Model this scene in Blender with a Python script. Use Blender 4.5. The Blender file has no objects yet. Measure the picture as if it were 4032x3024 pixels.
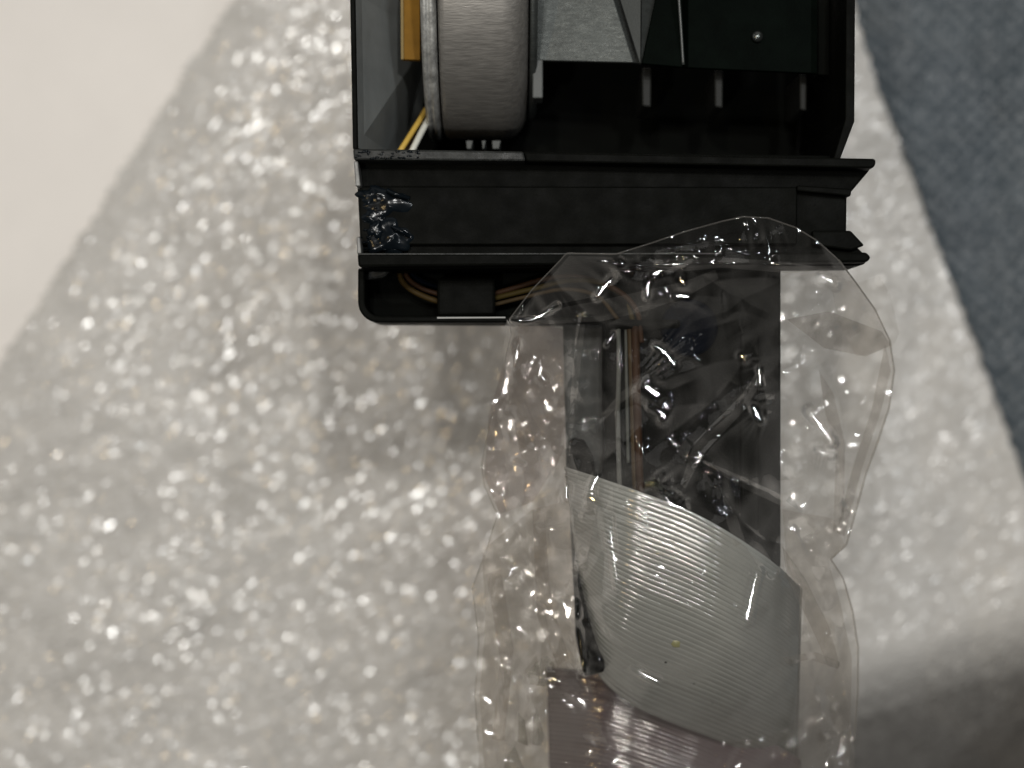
import bpy, bmesh, math, random
import numpy as np
from mathutils import Vector

random.seed(7)
rng = np.random.default_rng(7)
S = bpy.context.scene
C = S.collection
S.unit_settings.system = 'METRIC'
S.unit_settings.scale_length = 0.01          # one unit is a centimetre

# ------------------------------------------------------------------ camera
D = 18.0                                     # height of the lens over the module's top face
cam_d = bpy.data.cameras.new("camera")
cam = bpy.data.objects.new("camera", cam_d)
C.objects.link(cam)
cam.location = (0, 0, D)
cam_d.sensor_width = 36.0
cam_d.lens = 36.0 * D / 10.24
cam_d.clip_start = 0.1
cam_d.clip_end = 500
cam_d.dof.use_dof = True
cam_d.dof.focus_distance = D + 0.25
cam_d.dof.aperture_fstop = 0.165
S.camera = cam

# ------------------------------------------------------------------ room light
W = bpy.data.worlds.new("World")
S.world = W
W.use_nodes = True
bg = W.node_tree.nodes["Background"]
bg.inputs[0].default_value = (1.0, 0.965, 0.93, 1)
bg.inputs[1].default_value = 0.06


def lamp(name, loc, target, size, power, col, sy=None):
    d = bpy.data.lights.new(name, 'AREA')
    d.shape = 'RECTANGLE' if sy else 'DISK'
    d.size = size
    if sy:
        d.size_y = sy
    d.energy = power
    d.color = col
    o = bpy.data.objects.new(name, d)
    C.objects.link(o)
    o.location = loc
    o.rotation_euler = (Vector(target) - Vector(loc)).to_track_quat('-Z', 'Y').to_euler()
    return o


lamp("left_fill", (-46, 17, 35), (-2, 0, -8), 60, 7900, (1.0, 0.975, 0.935), 46)  # added soft panel, unseen: fill and grey streaks on the film
lamp("back_fill", (8, 48, 36), (0, 0, -8), 56, 5400, (1.0, 0.98, 0.945), 40)  # second added panel, mirrored in the film's tilted folds
lamp("ceiling_bulb", (5, 11, 42), (0, 0, -4), 1.5, 6600, (1.0, 0.985, 0.95))
lamp("left_glint", (-4, 9, 41), (0, 0, -4), 1.2, 5000, (1.0, 0.97, 0.92))  # added small lamp: glints on the foam, bright columns on the ribbon
lamp("right_glint", (12, 14, 40), (0, 0, -4), 1.2, 2900, (0.96, 0.98, 1.0))  # added small lamp so that more foam facets glint
lamp("low_glint", (-8, -9, 41), (-3, 0, -6), 1.1, 4200, (1.0, 0.985, 0.96))  # added small lamp to bring glints to the lower foam
lamp("second_bulb", (15, 4, 40), (0, 0, -4), 1.6, 1900, (0.92, 0.97, 1.0))
lamp("warm_bulb", (-14, 2, 40), (0, 0, -4), 1.3, 1500, (1.0, 0.72, 0.36))

S.view_settings.view_transform = 'Standard'
S.view_settings.look = 'None'
S.view_settings.exposure = -0.2
S.view_settings.gamma = 1.0
S.cycles.use_denoising = True
S.cycles.transparent_max_bounces = 24
S.cycles.max_bounces = 10
S.cycles.sample_clamp_indirect = 6
S.cycles.caustics_reflective = False
S.cycles.caustics_refractive = False


# ------------------------------------------------------------------ helpers
def P(px, py, z=0.0):
    """a point of the place seen at photo position px,py and lying at height z"""
    k = (D - z) / D
    return ((px * 0.46293 - 512) / 100 * k, (384 - py * 0.46293) / 100 * k, z)


def to_px(x, y, z):
    k = D / (D - z)
    return (x * k * 100 + 512) / 0.46293, (384 - y * k * 100) / 0.46293


def link(name, me, mat=None, parent=None):
    o = bpy.data.objects.new(name, me)
    C.objects.link(o)
    if mat:
        me.materials.append(mat)
    if parent:
        o.parent = parent
    return o


def mesh(name, vs, fs, mat, parent=None, smooth=False):
    me = bpy.data.meshes.new(name)
    me.from_pydata([tuple(map(float, v)) for v in vs], [], fs)
    me.update()
    if smooth:
        me.polygons.foreach_set('use_smooth', [True] * len(me.polygons))
    return link(name, me, mat, parent)


def prism_data(pts, z0, z1):
    """pts: world xy ring; returns solid between heights z0 and z1"""
    n = len(pts)
    a = sum(pts[i][0] * pts[(i + 1) % n][1] - pts[(i + 1) % n][0] * pts[i][1] for i in range(n))
    if a < 0:
        pts = pts[::-1]
    vs = [(p[0], p[1], z1) for p in pts] + [(p[0], p[1], z0) for p in pts]
    fs = [list(range(n)), list(range(2 * n - 1, n - 1, -1))]
    for i in range(n):
        j = (i + 1) % n
        fs.append([i, n + i, n + j, j])
    return vs, fs


def bevel(o, w, seg=2):
    m = o.modifiers.new("bevel", 'BEVEL')
    m.width = w
    m.segments = seg
    m.limit_method = 'ANGLE'
    m.angle_limit = math.radians(35)
    m.harden_normals = False
    return o


def prism(name, ring_px, ztop, zbot, mat, parent, bw=0.012, zref=None):
    zr = ztop if zref is None else zref
    pts = [P(x, y, zr)[:2] for x, y in ring_px]
    vs, fs = prism_data(pts, zbot, ztop)
    o = mesh(name, vs, fs, mat, parent)
    if bw:
        bevel(o, bw)
    return o


def rect(x0, y0, x1, y1):
    return [(x0, y0), (x1, y0), (x1, y1), (x0, y1)]


def catmull(pts, n=10):
    pts = [np.array(p, float) for p in pts]
    pts = [2 * pts[0] - pts[1]] + pts + [2 * pts[-1] - pts[-2]]
    out = []
    for i in range(1, len(pts) - 2):
        p0, p1, p2, p3 = pts[i - 1:i + 3]
        for k in range(n):
            t = k / n
            out.append(0.5 * (2 * p1 + (p2 - p0) * t + (2 * p0 - 5 * p1 + 4 * p2 - p3) * t * t
                              + (3 * p1 - p0 - 3 * p2 + p3) * t ** 3))
    out.append(pts[-2])
    return out


def tube(name, pts, r, mat, parent, sides=12, n=10):
    path = catmull(pts, n)
    vs, fs = [], []
    up = np.array([0.13, 0.07, 1.0])
    for i, p in enumerate(path):
        t = path[min(i + 1, len(path) - 1)] - path[max(i - 1, 0)]
        t = t / (np.linalg.norm(t) + 1e-9)
        a = np.cross(t, up)
        a /= np.linalg.norm(a) + 1e-9
        b = np.cross(a, t)
        for k in range(sides):
            w = 2 * math.pi * k / sides
            vs.append(p + r * (math.cos(w) * a + math.sin(w) * b))
    m = len(path)
    for i in range(m - 1):
        for k in range(sides):
            k2 = (k + 1) % sides
            fs.append([i * sides + k, i * sides + k2, (i + 1) * sides + k2, (i + 1) * sides + k])
    fs.append(list(range(sides))[::-1])
    fs.append([(m - 1) * sides + k for k in range(sides)])
    return mesh(name, vs, fs, mat, parent, smooth=True)


def grid_mesh(name, X, Y, Z, mat, parent=None, keep=None, smooth=True):
    h, w = X.shape
    vs = np.stack([X, Y, Z], -1).reshape(-1, 3)
    idx = np.arange(h * w).reshape(h, w)
    a, b, c, d = idx[:-1, :-1], idx[:-1, 1:], idx[1:, 1:], idx[1:, :-1]
    q = np.stack([a, b, c, d], -1).reshape(-1, 4)
    if keep is not None:
        q = q[keep.reshape(-1)]
    used = np.zeros(len(vs), bool)
    used[q.ravel()] = True
    remap = np.cumsum(used) - 1
    vs = vs[used]
    q = remap[q]
    # faces wind so that normals point up
    v0, v1, v2 = vs[q[0, 0]], vs[q[0, 1]], vs[q[0, 2]]
    if np.cross(v1 - v0, v2 - v0)[2] < 0:
        q = q[:, ::-1]
    me = bpy.data.meshes.new(name)
    me.vertices.add(len(vs))
    me.vertices.foreach_set('co', vs.astype(np.float32).ravel())
    me.loops.add(q.size)
    me.loops.foreach_set('vertex_index', q.astype(np.int32).ravel())
    me.polygons.add(len(q))
    me.polygons.foreach_set('loop_start', np.arange(0, q.size, 4, dtype=np.int32))
    me.polygons.foreach_set('use_smooth', np.full(len(q), smooth))
    me.update(calc_edges=True)
    me.validate()
    return link(name, me, mat, parent)


def noise2(x, y, scale, seed, aniso=1.0, ang=0.0):
    """smooth value noise in about -1..1 at wavelength scale"""
    r = np.random.default_rng(seed)
    T = r.uniform(-1, 1, (128, 128))
    ca, sa = math.cos(ang), math.sin(ang)
    u = (x * ca + y * sa) / (scale * aniso) + 40.3
    v = (-x * sa + y * ca) / scale + 37.7
    iu, iv = np.floor(u).astype(int), np.floor(v).astype(int)
    fu, fv = u - iu, v - iv
    fu = fu * fu * fu * (fu * (fu * 6 - 15) + 10)
    fv = fv * fv * fv * (fv * (fv * 6 - 15) + 10)
    g = lambda a, b: T[a % 128, b % 128]
    return ((g(iu, iv) * (1 - fu) + g(iu + 1, iv) * fu) * (1 - fv)
            + (g(iu, iv + 1) * (1 - fu) + g(iu + 1, iv + 1) * fu) * fv)


def poly_dist(px, py, line):
    """distance to a polyline and position along it (0..1)"""
    best = np.full(px.shape, 1e9)
    pos = np.zeros(px.shape)
    L = [0]
    for a, b in zip(line[:-1], line[1:]):
        L.append(L[-1] + math.dist(a, b))
    for i, (a, b) in enumerate(zip(line[:-1], line[1:])):
        dx, dy = b[0] - a[0], b[1] - a[1]
        q = dx * dx + dy * dy
        t = np.clip(((px - a[0]) * dx + (py - a[1]) * dy) / q, 0, 1)
        d = np.hypot(px - a[0] - t * dx, py - a[1] - t * dy)
        m = d < best
        best = np.where(m, d, best)
        pos = np.where(m, (L[i] + t * (L[i + 1] - L[i])) / L[-1], pos)
    return best, pos


def inside(px, py, poly):
    r = np.zeros(px.shape, bool)
    n = len(poly)
    for i in range(n):
        x0, y0 = poly[i]
        x1, y1 = poly[(i + 1) % n]
        c = ((y0 > py) != (y1 > py)) & (px < (x1 - x0) * (py - y0) / ((y1 - y0) + 1e-9) + x0)
        r ^= c
    return r


def empty(name, loc, label, cat):
    o = bpy.data.objects.new(name, None)
    C.objects.link(o)
    o.location = loc
    o['label'] = label
    o['category'] = cat
    return o


# ------------------------------------------------------------------ materials
def mat(name, col, rough=0.5, metal=0.0, spec=0.5, var=0.0, vscale=4.0, bump=0.0, bscale=60.0,
        coat=0.0, stretch=(1, 1, 1), rvar=0.0):
    m = bpy.data.materials.new(name)
    m.use_nodes = True
    nt = m.node_tree
    b = nt.nodes["Principled BSDF"]
    b.inputs['Base Color'].default_value = (*col, 1)
    b.inputs['Roughness'].default_value = rough
    b.inputs['Metallic'].default_value = metal
    b.inputs['Specular IOR Level'].default_value = spec
    b.inputs['Coat Weight'].default_value = coat
    tc = nt.nodes.new('ShaderNodeTexCoord')
    mp = nt.nodes.new('ShaderNodeMapping')
    mp.inputs['Scale'].default_value = stretch
    nt.links.new(tc.outputs['Object'], mp.inputs[0])
    if var:
        n = nt.nodes.new('ShaderNodeTexNoise')
        n.inputs['Scale'].default_value = vscale
        n.inputs['Detail'].default_value = 6
        n.inputs['Roughness'].default_value = 0.65
        nt.links.new(mp.outputs[0], n.inputs[0])
        r = nt.nodes.new('ShaderNodeValToRGB')
        r.color_ramp.elements[0].position = 0.3
        r.color_ramp.elements[1].position = 0.7
        r.color_ramp.elements[0].color = (*[c * (1 - var) for c in col], 1)
        r.color_ramp.elements[1].color = (*[min(1, c * (1 + var)) for c in col], 1)
        nt.links.new(n.outputs[0], r.inputs[0])
        nt.links.new(r.outputs[0], b.inputs['Base Color'])
    if rvar:
        n3 = nt.nodes.new('ShaderNodeTexNoise')
        n3.inputs['Scale'].default_value = vscale * 1.7
        n3.inputs['Detail'].default_value = 5
        nt.links.new(mp.outputs[0], n3.inputs[0])
        mr = nt.nodes.new('ShaderNodeMapRange')
        mr.inputs['From Min'].default_value = 0.3
        mr.inputs['From Max'].default_value = 0.7
        mr.inputs['To Min'].default_value = max(0.02, rough - rvar)
        mr.inputs['To Max'].default_value = rough + rvar
        nt.links.new(n3.outputs[0], mr.inputs[0])
        nt.links.new(mr.outputs[0], b.inputs['Roughness'])
    if bump:
        n2 = nt.nodes.new('ShaderNodeTexNoise')
        n2.inputs['Scale'].default_value = bscale
        n2.inputs['Detail'].default_value = 4
        nt.links.new(mp.outputs[0], n2.inputs[0])
        bp = nt.nodes.new('ShaderNodeBump')
        bp.inputs['Strength'].default_value = bump
        bp.inputs['Distance'].default_value = 0.01
        nt.links.new(n2.outputs[0], bp.inputs['Height'])
        nt.links.new(bp.outputs[0], b.inputs['Normal'])
    return m


M_black = mat("black_plastic", (0.0019, 0.0021, 0.0016), 0.55, spec=0.03, var=0.35, vscale=3, bump=0.35, bscale=38, rvar=0.08)
M_black_in = mat("black_plastic_inside", (0.0015, 0.0018, 0.0013), 0.65, spec=0.03, var=0.3, vscale=2, bump=0.3, bscale=30)
M_lip = mat("lit_black_plastic", (0.014, 0.015, 0.014), 0.45, spec=0.18, var=0.5, vscale=5, bump=0.8, bscale=28, rvar=0.1)  # black plastic painted greyer where light falls on it
M_edge = mat("grey_plastic_edge", (0.09, 0.09, 0.085), 0.4, spec=0.6, var=0.4, vscale=7, bump=0.4, bscale=40)  # plain grey for the rail's end posts
M_greywall = mat("grey_plastic", (0.048, 0.052, 0.050), 0.55, spec=0.4, var=0.15, vscale=2, bump=0.3, bscale=30)
M_lit_wall = mat("lit_wall_grey", (0.19, 0.20, 0.195), 0.6, spec=0.2, var=0.15, vscale=2)
M_steel = mat("brushed_steel", (0.35, 0.335, 0.31), 0.52, metal=0.8, var=0.14, vscale=3, bump=0.3, bscale=9, stretch=(1, 6, 6), rvar=0.08)
M_ring = mat("stamped_steel", (0.46, 0.46, 0.44), 0.5, metal=0.65, var=0.5, vscale=7, bump=0.8, bscale=14, rvar=0.12)
M_plate = mat("dark_sheet_metal", (0.060, 0.066, 0.063), 0.5, metal=0.6, var=0.18, vscale=5, bump=0.5, bscale=30, stretch=(1, 4, 1), rvar=0.1)
M_yellow = mat("yellow_insulation", (0.55, 0.36, 0.07), 0.45, var=0.12, vscale=6)
M_amber = mat("amber_tape", (0.19, 0.095, 0.010), 0.6, spec=0.1, var=0.2, vscale=3)
M_white = mat("white_insulation", (0.6, 0.6, 0.54), 0.45, var=0.1, vscale=6)
M_orange = mat("orange_insulation", (0.026, 0.012, 0.005), 0.65, spec=0.15, var=0.2, vscale=6)
M_brown = mat("brown_insulation", (0.035, 0.023, 0.010), 0.65, spec=0.15, var=0.25, vscale=5)
M_grey = mat("grey_insulation", (0.06, 0.064, 0.058), 0.65, spec=0.15, var=0.2, vscale=6)
M_navy = mat("navy_plastic", (0.001, 0.0022, 0.005), 0.7, spec=0.03, var=0.3, vscale=4)
M_glue = mat("hot_glue", (0.003, 0.0045, 0.006), 0.16, spec=0.10, var=0.3, vscale=6)
M_screw = mat("screw_steel", (0.45, 0.47, 0.46), 0.25, metal=1.0)

# ------------------------------------------------------------------ ground
ZF = -8.6            # foam's top
M_table = mat("white_table", (0.73, 0.695, 0.655), 0.55, spec=0.3, var=0.03, vscale=0.5)
edge = [P(x, y, ZF)[:2] for x, y in ((1150, 2300), (1500, 1800), (1740, 1640), (1950, 1585), (2250, 1500), (2500, 1430))]
tp = [(-60, -60), (edge[0][0] - 1, -60)] + [(p[0] - 0.6, p[1] + 1.7) for p in edge] + [(60, edge[-1][1] + 6), (60, 60), (-60, 60)]
tvs, tfs = prism_data(tp, -11.0, -9.3)
t = mesh("table", tvs, tfs, M_table)
t['kind'] = 'structure'

# foam packing sheet: facetted cell skins, its left edge cut on the slant
M_foam = mat("foam_sheet", (0.50, 0.482, 0.452), 0.17, spec=1.0, var=0.10, vscale=1.3)
_nt = M_foam.node_tree
_sx = _nt.nodes.new('ShaderNodeSeparateXYZ')
_mr = _nt.nodes.new('ShaderNodeMapRange')          # gloss lowered towards the right to thin lamp glints and sheen there
_mr.inputs['From Min'].default_value = 2.0
_mr.inputs['From Max'].default_value = 4.5
_mr.inputs['To Min'].default_value = 1.0
_mr.inputs['To Max'].default_value = 0.35
_tc = [n for n in _nt.nodes if n.type == 'TEX_COORD'][0]
_nt.links.new(_tc.outputs['Object'], _sx.inputs[0])
_nt.links.new(_sx.outputs['X'], _mr.inputs[0])
_nt.links.new(_mr.outputs[0], _nt.nodes["Principled BSDF"].inputs['Specular IOR Level'])
e0, e1 = P(492, 0, ZF), P(30, 722, ZF)


def left_edge(y):
    return e0[0] + (y - e0[1]) * (e1[0] - e0[0]) / (e1[1] - e0[1])


ny, nx = 430, 540
yy = np.linspace(-12.5, 9.5, ny)
ss = np.linspace(0, 1, nx)
YF, SF = np.meshgrid(yy, ss, indexing='ij')
xl = left_edge(YF)
XF = xl + SF * (14.5 - xl)
pX, pY = to_px(XF, YF, ZF)
glit = 0.40 + 0.60 * np.clip((1250 - pX) / 350, 0, 1) * np.clip((pY - 80) / 500, 0, 1)
glit = np.maximum(glit, 0.50 * np.clip((pY - 900) / 600, 0, 1))
wav = (noise2(XF, YF, 0.30, 3, 3.0, 0.45) * 0.030 + noise2(XF, YF, 0.16, 8, 2.4, 1.0) * 0.010 + noise2(XF, YF, 1.3, 4, 1.6, 0.6) * 0.08
       + noise2(XF, YF, 0.19, 5) * 0.012)
ZZ = ZF + wav * (0.10 + 0.95 * glit) + rng.normal(0, 0.0062, XF.shape) * (0.45 + 0.8 * glit + 0.5 * np.clip((pY - 900) / 600, 0, 1) * (pX < 1300))
XF2 = XF + rng.normal(0, 0.008, XF.shape)
YF2 = YF + rng.normal(0, 0.009, XF.shape)
ey = np.interp(XF, [p[0] for p in edge], [p[1] for p in edge])
below = np.where(XF > edge[0][0], ey - YF, -5)
sag = np.clip(below + 1.5, 0, 9)
ZZ -= 0.68 * np.minimum(sag, 1.6) ** 2 + 2.18 * np.maximum(sag - 1.6, 0)  # sheet made to sag here so that the lower right darkens
dl = XF - xl
ZZ -= 0.30 * np.exp(-dl / 0.40)
XF2[:, 0] += rng.uniform(-0.10, 0.05, ny)
keep = (below[:-1, :-1] < 6.5)
foam = grid_mesh("foam_sheet", XF2, YF2, ZZ, M_foam, keep=keep, smooth=False)
foam['label'] = "large white foam packing sheet with glittering cell skins, spread behind everything"
foam['category'] = "packing foam"

# shadow on the foam at the right, put in as a dark sheet
M_shadow = mat("shadow_slate", (0.046, 0.060, 0.071), 0.45, spec=0.5, var=0.12, vscale=1.2)
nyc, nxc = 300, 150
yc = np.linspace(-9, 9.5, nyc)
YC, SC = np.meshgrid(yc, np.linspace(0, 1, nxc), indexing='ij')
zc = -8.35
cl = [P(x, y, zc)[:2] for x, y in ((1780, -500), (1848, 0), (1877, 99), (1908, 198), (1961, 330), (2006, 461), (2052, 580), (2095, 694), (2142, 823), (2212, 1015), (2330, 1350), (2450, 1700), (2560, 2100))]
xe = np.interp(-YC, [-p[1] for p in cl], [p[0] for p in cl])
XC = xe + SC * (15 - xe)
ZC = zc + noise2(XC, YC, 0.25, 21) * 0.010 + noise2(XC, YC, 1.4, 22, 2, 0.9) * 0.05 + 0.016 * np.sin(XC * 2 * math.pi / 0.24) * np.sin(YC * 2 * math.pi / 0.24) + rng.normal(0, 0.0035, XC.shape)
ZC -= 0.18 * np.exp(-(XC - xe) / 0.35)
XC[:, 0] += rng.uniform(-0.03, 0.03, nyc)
shadow_sheet = grid_mesh("foam_shadow", XC, YC, ZC, M_shadow, smooth=False)
shadow_sheet['label'] = "slate grey sheet standing in for a shadow on the foam along the right edge"
shadow_sheet['category'] = "shadow_sheet"

M_floor = mat("floor_boards", (0.12, 0.09, 0.07), 0.6, var=0.25, vscale=0.05, stretch=(1, 8, 1))
fl = mesh("floor", [(-200, -200, -84), (200, -200, -84), (200, 200, -84), (-200, 200, -84)], [[0, 1, 2, 3]], M_floor)
fl['kind'] = 'structure'

# ------------------------------------------------------------------ scanner module
mod = empty("scanner_module", (0.8, 2.6, -8.6), "black plastic electronic module with a round steel motor, its stem in the clear bag", "module")
MW = mod.location.copy()


def own(o, parent=None):
    """keep world place when parented"""
    o.parent = parent or mod
    return o


mod.location = (0, 0, 0)     # parts are written in world places; base recorded by the housing

zt, zb = -0.12, -8.45
# housing walls (standing on the foam)
o = prism("side_wall", [(755, -60), (766, -60), (773, 322), (762, 322)], zt, zb, M_black, mod)
o['label'] = "left wall of the housing"
prism("side_wall", [(1828, -60), (1848, -60), (1846, 262), (1815, 344), (1800, 344), (1826, 258)], zt, zb, M_black, mod)
prism("end_wall", [(766, 322), (1800, 336), (1800, 352), (766, 340)], -0.4, zb, M_black_in, mod, 0.01)
# floor inside
prism("floor", [(760, -200), (1840, -200), (1815, 340), (764, 322)], -3.0, -3.2, M_black_in, mod, 0, zref=-0.12)
# light on the left wall's inner face, painted as a leaning grey sheet
lin = []
for (x, y, z) in ((768, -60, -0.2), (775, 320, -0.2)):
    lin.append(P(x, y, z))
p2, p3 = P(800, 322, -3.0), P(868, -60, -3.0)
vs = [lin[0], lin[1], (lin[1][0] + 0.32, lin[1][1], -2.95), (lin[0][0] + 0.75, lin[0][1], -2.95)]
vs += [(v[0] - 0.04, v[1], v[2] - 0.02) for v in vs]
mesh("lit_wall_face", vs, [[0, 1, 2, 3], [7, 6, 5, 4], [0, 4, 5, 1], [1, 5, 6, 2], [2, 6, 7, 3], [3, 7, 4, 0]], M_lit_wall, mod)

# motor: lathe round the X axis
def lathe_x(name, prof, cy, cz, m, parent, n=96):
    vs, fs = [], []
    for x, r in prof:
        for k in range(n):
            w = 2 * math.pi * k / n
            vs.append((x, cy + r * math.cos(w), cz + r * math.sin(w)))
    for i in range(len(prof) - 1):
        for k in range(n):
            k2 = (k + 1) % n
            fs.append([i * n + k, i * n + k2, (i + 1) * n + k2, (i + 1) * n + k])
    fs.append(list(range(n)))
    fs.append([(len(prof) - 1) * n + k for k in range(n)][::-1])
    o = mesh(name, vs, fs, m, parent)
    me = o.data
    me.polygons.foreach_set('use_smooth', [len(p.vertices) == 4 for p in me.polygons])
    bm = bmesh.new(); bm.from_mesh(me)
    bmesh.ops.recalc_face_normals(bm, faces=bm.faces)
    bm.to_mesh(me); bm.free()
    return o


cy, cz = 4.75, -1.95


def mx(px):
    return P(px, 0, -0.45)[0]


R = 2.02
lathe_x("motor_can", [(mx(946), R - .16), (mx(948), R - 0.06), (mx(953), R - 0.015), (mx(962), R), (mx(1085), R), (mx(1103), R - 0.02), (mx(1118), R - 0.06),
                      (mx(1130), R - 0.13), (mx(1138), R - 0.22), (mx(1142), R - 0.34), (mx(1143), R - 0.6)], cy, cz, M_steel, mod)
mr_ = lathe_x("motor_ring", [(mx(908), R - 0.34), (mx(909), R - 0.16), (mx(911), R - 0.06), (mx(915), R), (mx(922), R + .01), (mx(924), R - .015), (mx(928), R - .015), (mx(930), R + .012), (mx(937), R + .01),
                       (mx(940), R - 0.01), (mx(943), R - 0.05), (mx(944), R - 0.2)], cy, cz, M_ring, mod)
lathe_x("motor_flange", [(mx(1144), R - 0.5), (mx(1145), R - 0.26), (mx(1148), R - 0.22), (mx(1158), R - 0.24), (mx(1162), R - 0.3), (mx(1163), R - 0.6)], cy, cz, M_plate, mod)
prism("tab", rect(1150, 128, 1173, 212), -0.95, -1.3, M_greywall, mod, 0.015)
for x0, x1 in ((1006, 1022), (1040, 1050), (1062, 1082)):
    prism("pin", [(x0, 303), (x1, 303), (x1 - 4, 322), (x0 + 2, 322)], -1.3, -1.8, M_greywall, mod, 0.01)

# amber tape strip and lead wires left of the motor
prism("tape_strip", [(868, -60), (907, -60), (907, 129), (869, 128)], -1.15, -1.25, M_amber, mod, 0.004)
prism("tape_strip_edge", [(865, -60), (871, -60), (872, 128), (866, 128)], -1.12, -1.2, mat("tape_edge", (0.24, 0.18, 0.08), 0.6, spec=0.1), mod, 0.004)
tube("wire", [P(921, 235, -1.7), P(905, 262, -1.5), P(886, 292, -1.35), P(862, 330, -1.25), P(845, 360, -1.4)], 0.030, M_yellow, mod)
tube("wire", [P(938, 235, -1.75), P(921, 266, -1.5), P(906, 294, -1.35), P(888, 330, -1.28), P(870, 365, -1.4)], 0.034, M_white, mod)
tube("wire", [P(932, 240, -1.8), P(908, 276, -1.62), P(893, 298, -1.5), P(874, 330, -1.42), P(860, 360, -1.5)], 0.018, M_orange, mod)

# bracket over the right half: a sheet with a sharp fold
def plate(name, bp, bq, m):
    vs = [P(x, y, z) for x, y, z in bp] + [P(x, y, z) for x, y, z in bq]
    n = len(bp)
    vs += [(v[0], v[1], v[2] - 0.08) for v in vs]
    fs = []
    for i in range(n - 1):
        fs.append([i, n + i, n + i + 1, i + 1])
        fs.append([2 * n + i, 2 * n + i + 1, 3 * n + i + 1, 3 * n + i])
        fs.append([n + i, 3 * n + i, 3 * n + i + 1, n + i + 1])
    fs.append([n - 1, 2 * n - 1, 4 * n - 1, 3 * n - 1])
    fs.append([0, 2 * n, 3 * n, n])
    return bevel(mesh(name, vs, fs, m, mod), 0.006, 1)


plate("bracket", [(1145, -80, -1.05), (1300, -80, -0.93), (1330, -80, -1.25), (1440, -80, -1.28)], [(1150, 130, -1.08), (1368, 135, -0.93), (1377, 136, -1.0), (1386, 137, -1.02)], M_plate)
M_bracket_shade = mat("shaded_bracket", (0.0010, 0.0020, 0.0014), 0.55, spec=0.012, var=0.4, vscale=3, bump=0.4, bscale=30)  # bracket's right half painted near black for the shade on it
plate("shaded_bracket", [(1432, -80, -0.80), (1474, -80, -0.74), (1486, -80, -0.90), (1752, -80, -0.88), (1766, -80, -0.84)],
      [(1387, 137, -0.80), (1474, 145, -0.76), (1486, 146, -0.90), (1752, 158, -0.90), (1765, 159, -0.86)], M_bracket_shade)
prism("side_panel", [(1767, -80), (1828, -80), (1828, 165), (1767, 161)], -1.1, -1.5, M_black_in, mod, 0.01)
a = [P(*q) for q in [(1322, -60, -0.98), (1384, -60, -0.78), (1383, 137, -0.86)]]
mesh("glare_triangle", a + [(v[0], v[1], v[2] - 0.06) for v in a], [[0, 2, 1], [3, 4, 5], [0, 3, 5, 2], [2, 5, 4, 1], [1, 4, 3, 0]], M_greywall, mod)  # triangles added to show the bright reflection on the bracket
a = [P(*q) for q in [(1387, -60, -0.78), (1428, -60, -0.98), (1385, 137, -0.86)]]
mesh("glare_triangle", a + [(v[0], v[1], v[2] - 0.06) for v in a], [[0, 2, 1], [3, 4, 5], [0, 3, 5, 2], [2, 5, 4, 1], [1, 4, 3, 0]], M_plate, mod)
tube("rib_edge", [P(1464, -40, -0.72), P(1471, 60, -0.72), P(1476, 140, -0.74)], 0.016, mat("rib_edge_highlight", (0.03, 0.034, 0.032), 0.4), mod)  # ridge kept paler to paint its faint upright highlight
# screw
scx, scy, _ = P(1637, 78, -0.84)
bm = bmesh.new()
bmesh.ops.create_uvsphere(bm, u_segments=24, v_segments=12, radius=0.06)
for v in bm.verts:
    v.co.z *= 0.55
me = bpy.data.meshes.new("screw"); bm.to_mesh(me); bm.free()
for p in me.polygons:
    p.use_smooth = True
sc = link("screw", me, mat("dark_screw", (0.05, 0.055, 0.052), 0.22, metal=0.8), mod)
sc.location = (scx, scy, -0.86)
# four ribs in the recess
M_ribs = mat("rib_plastic", (0.010, 0.0105, 0.0095), 0.5, spec=0.12)
for x0, x1, y0, y1 in ((1386, 1408, 146, 232), (1543, 1563, 150, 234), (1727, 1744, 158, 240), (1818, 1826, 160, 238)):
    prism("rib", [(x0, y0), (x1, y0 + 1), (x1 - 1, y1), (x0 + 1, y1 - 3)], -1.25, -2.2, M_ribs, mod, 0.02)

# rail across the module: base, two lips and a raised strip between
outline = [(762, 322), (1893, 342), (1894, 358), (1843, 418), (1842, 505), (1884, 546), (1888, 556), (1882, 566), (1868, 569), (774, 578), (770, 480)]
prism("rail", outline, -0.34, -1.15, M_black, mod, 0.02, zref=0)
prism("upper_lip", [(762, 321), (1130, 327), (1136, 348), (764, 345)], 0.0, -0.335, M_lip, mod, 0.02)
prism("upper_lip", [(1131, 328), (1890, 342.5), (1893, 350), (1888, 362), (1875, 363), (1137, 349)], -0.03, -0.335, M_black, mod, 0.02)
prism("raised_strip", [(776, 402), (1722, 404), (1722, 528), (778, 529)], -0.25, -0.335, M_black, mod, 0.015)
prism("lower_lip", [(772, 548), (1872, 545), (1882, 556), (1874, 566), (774, 576)], -0.03, -0.335, M_black, mod, 0.022)
prism("lip_edge", [(773, 547.2), (1560, 546), (1560, 549.2), (773, 550.4)], -0.026, -0.05, M_lip, mod, 0.002)
prism("dovetail", [(1722, 400), (1840, 408), (1838, 424), (1722, 412)], -0.2, -0.335, M_black, mod, 0.015)
prism("dovetail", [(1755, 498), (1838, 498), (1868, 530), (1840, 541), (1755, 530)], -0.24, -0.335, M_black, mod, 0.02)
prism("end_post", [(764, 348), (773, 348), (779, 402), (768, 402)], -0.05, -0.335, M_edge, mod, 0.01)
prism("end_post", [(770, 512), (778, 512), (781, 548), (771, 548)], -0.05, -0.335, M_edge, mod, 0.01)
prism("edge_highlight", [(774, 576.6), (1230, 575.5), (1230, 578.2), (774, 579.6)], -0.36, -0.45, mat("highlight_grey", (0.32, 0.32, 0.31), 0.35, var=0.2, vscale=3), mod, 0.002, zref=-0.36)  # pale strip paints the highlight along the rail's lower side

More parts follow.
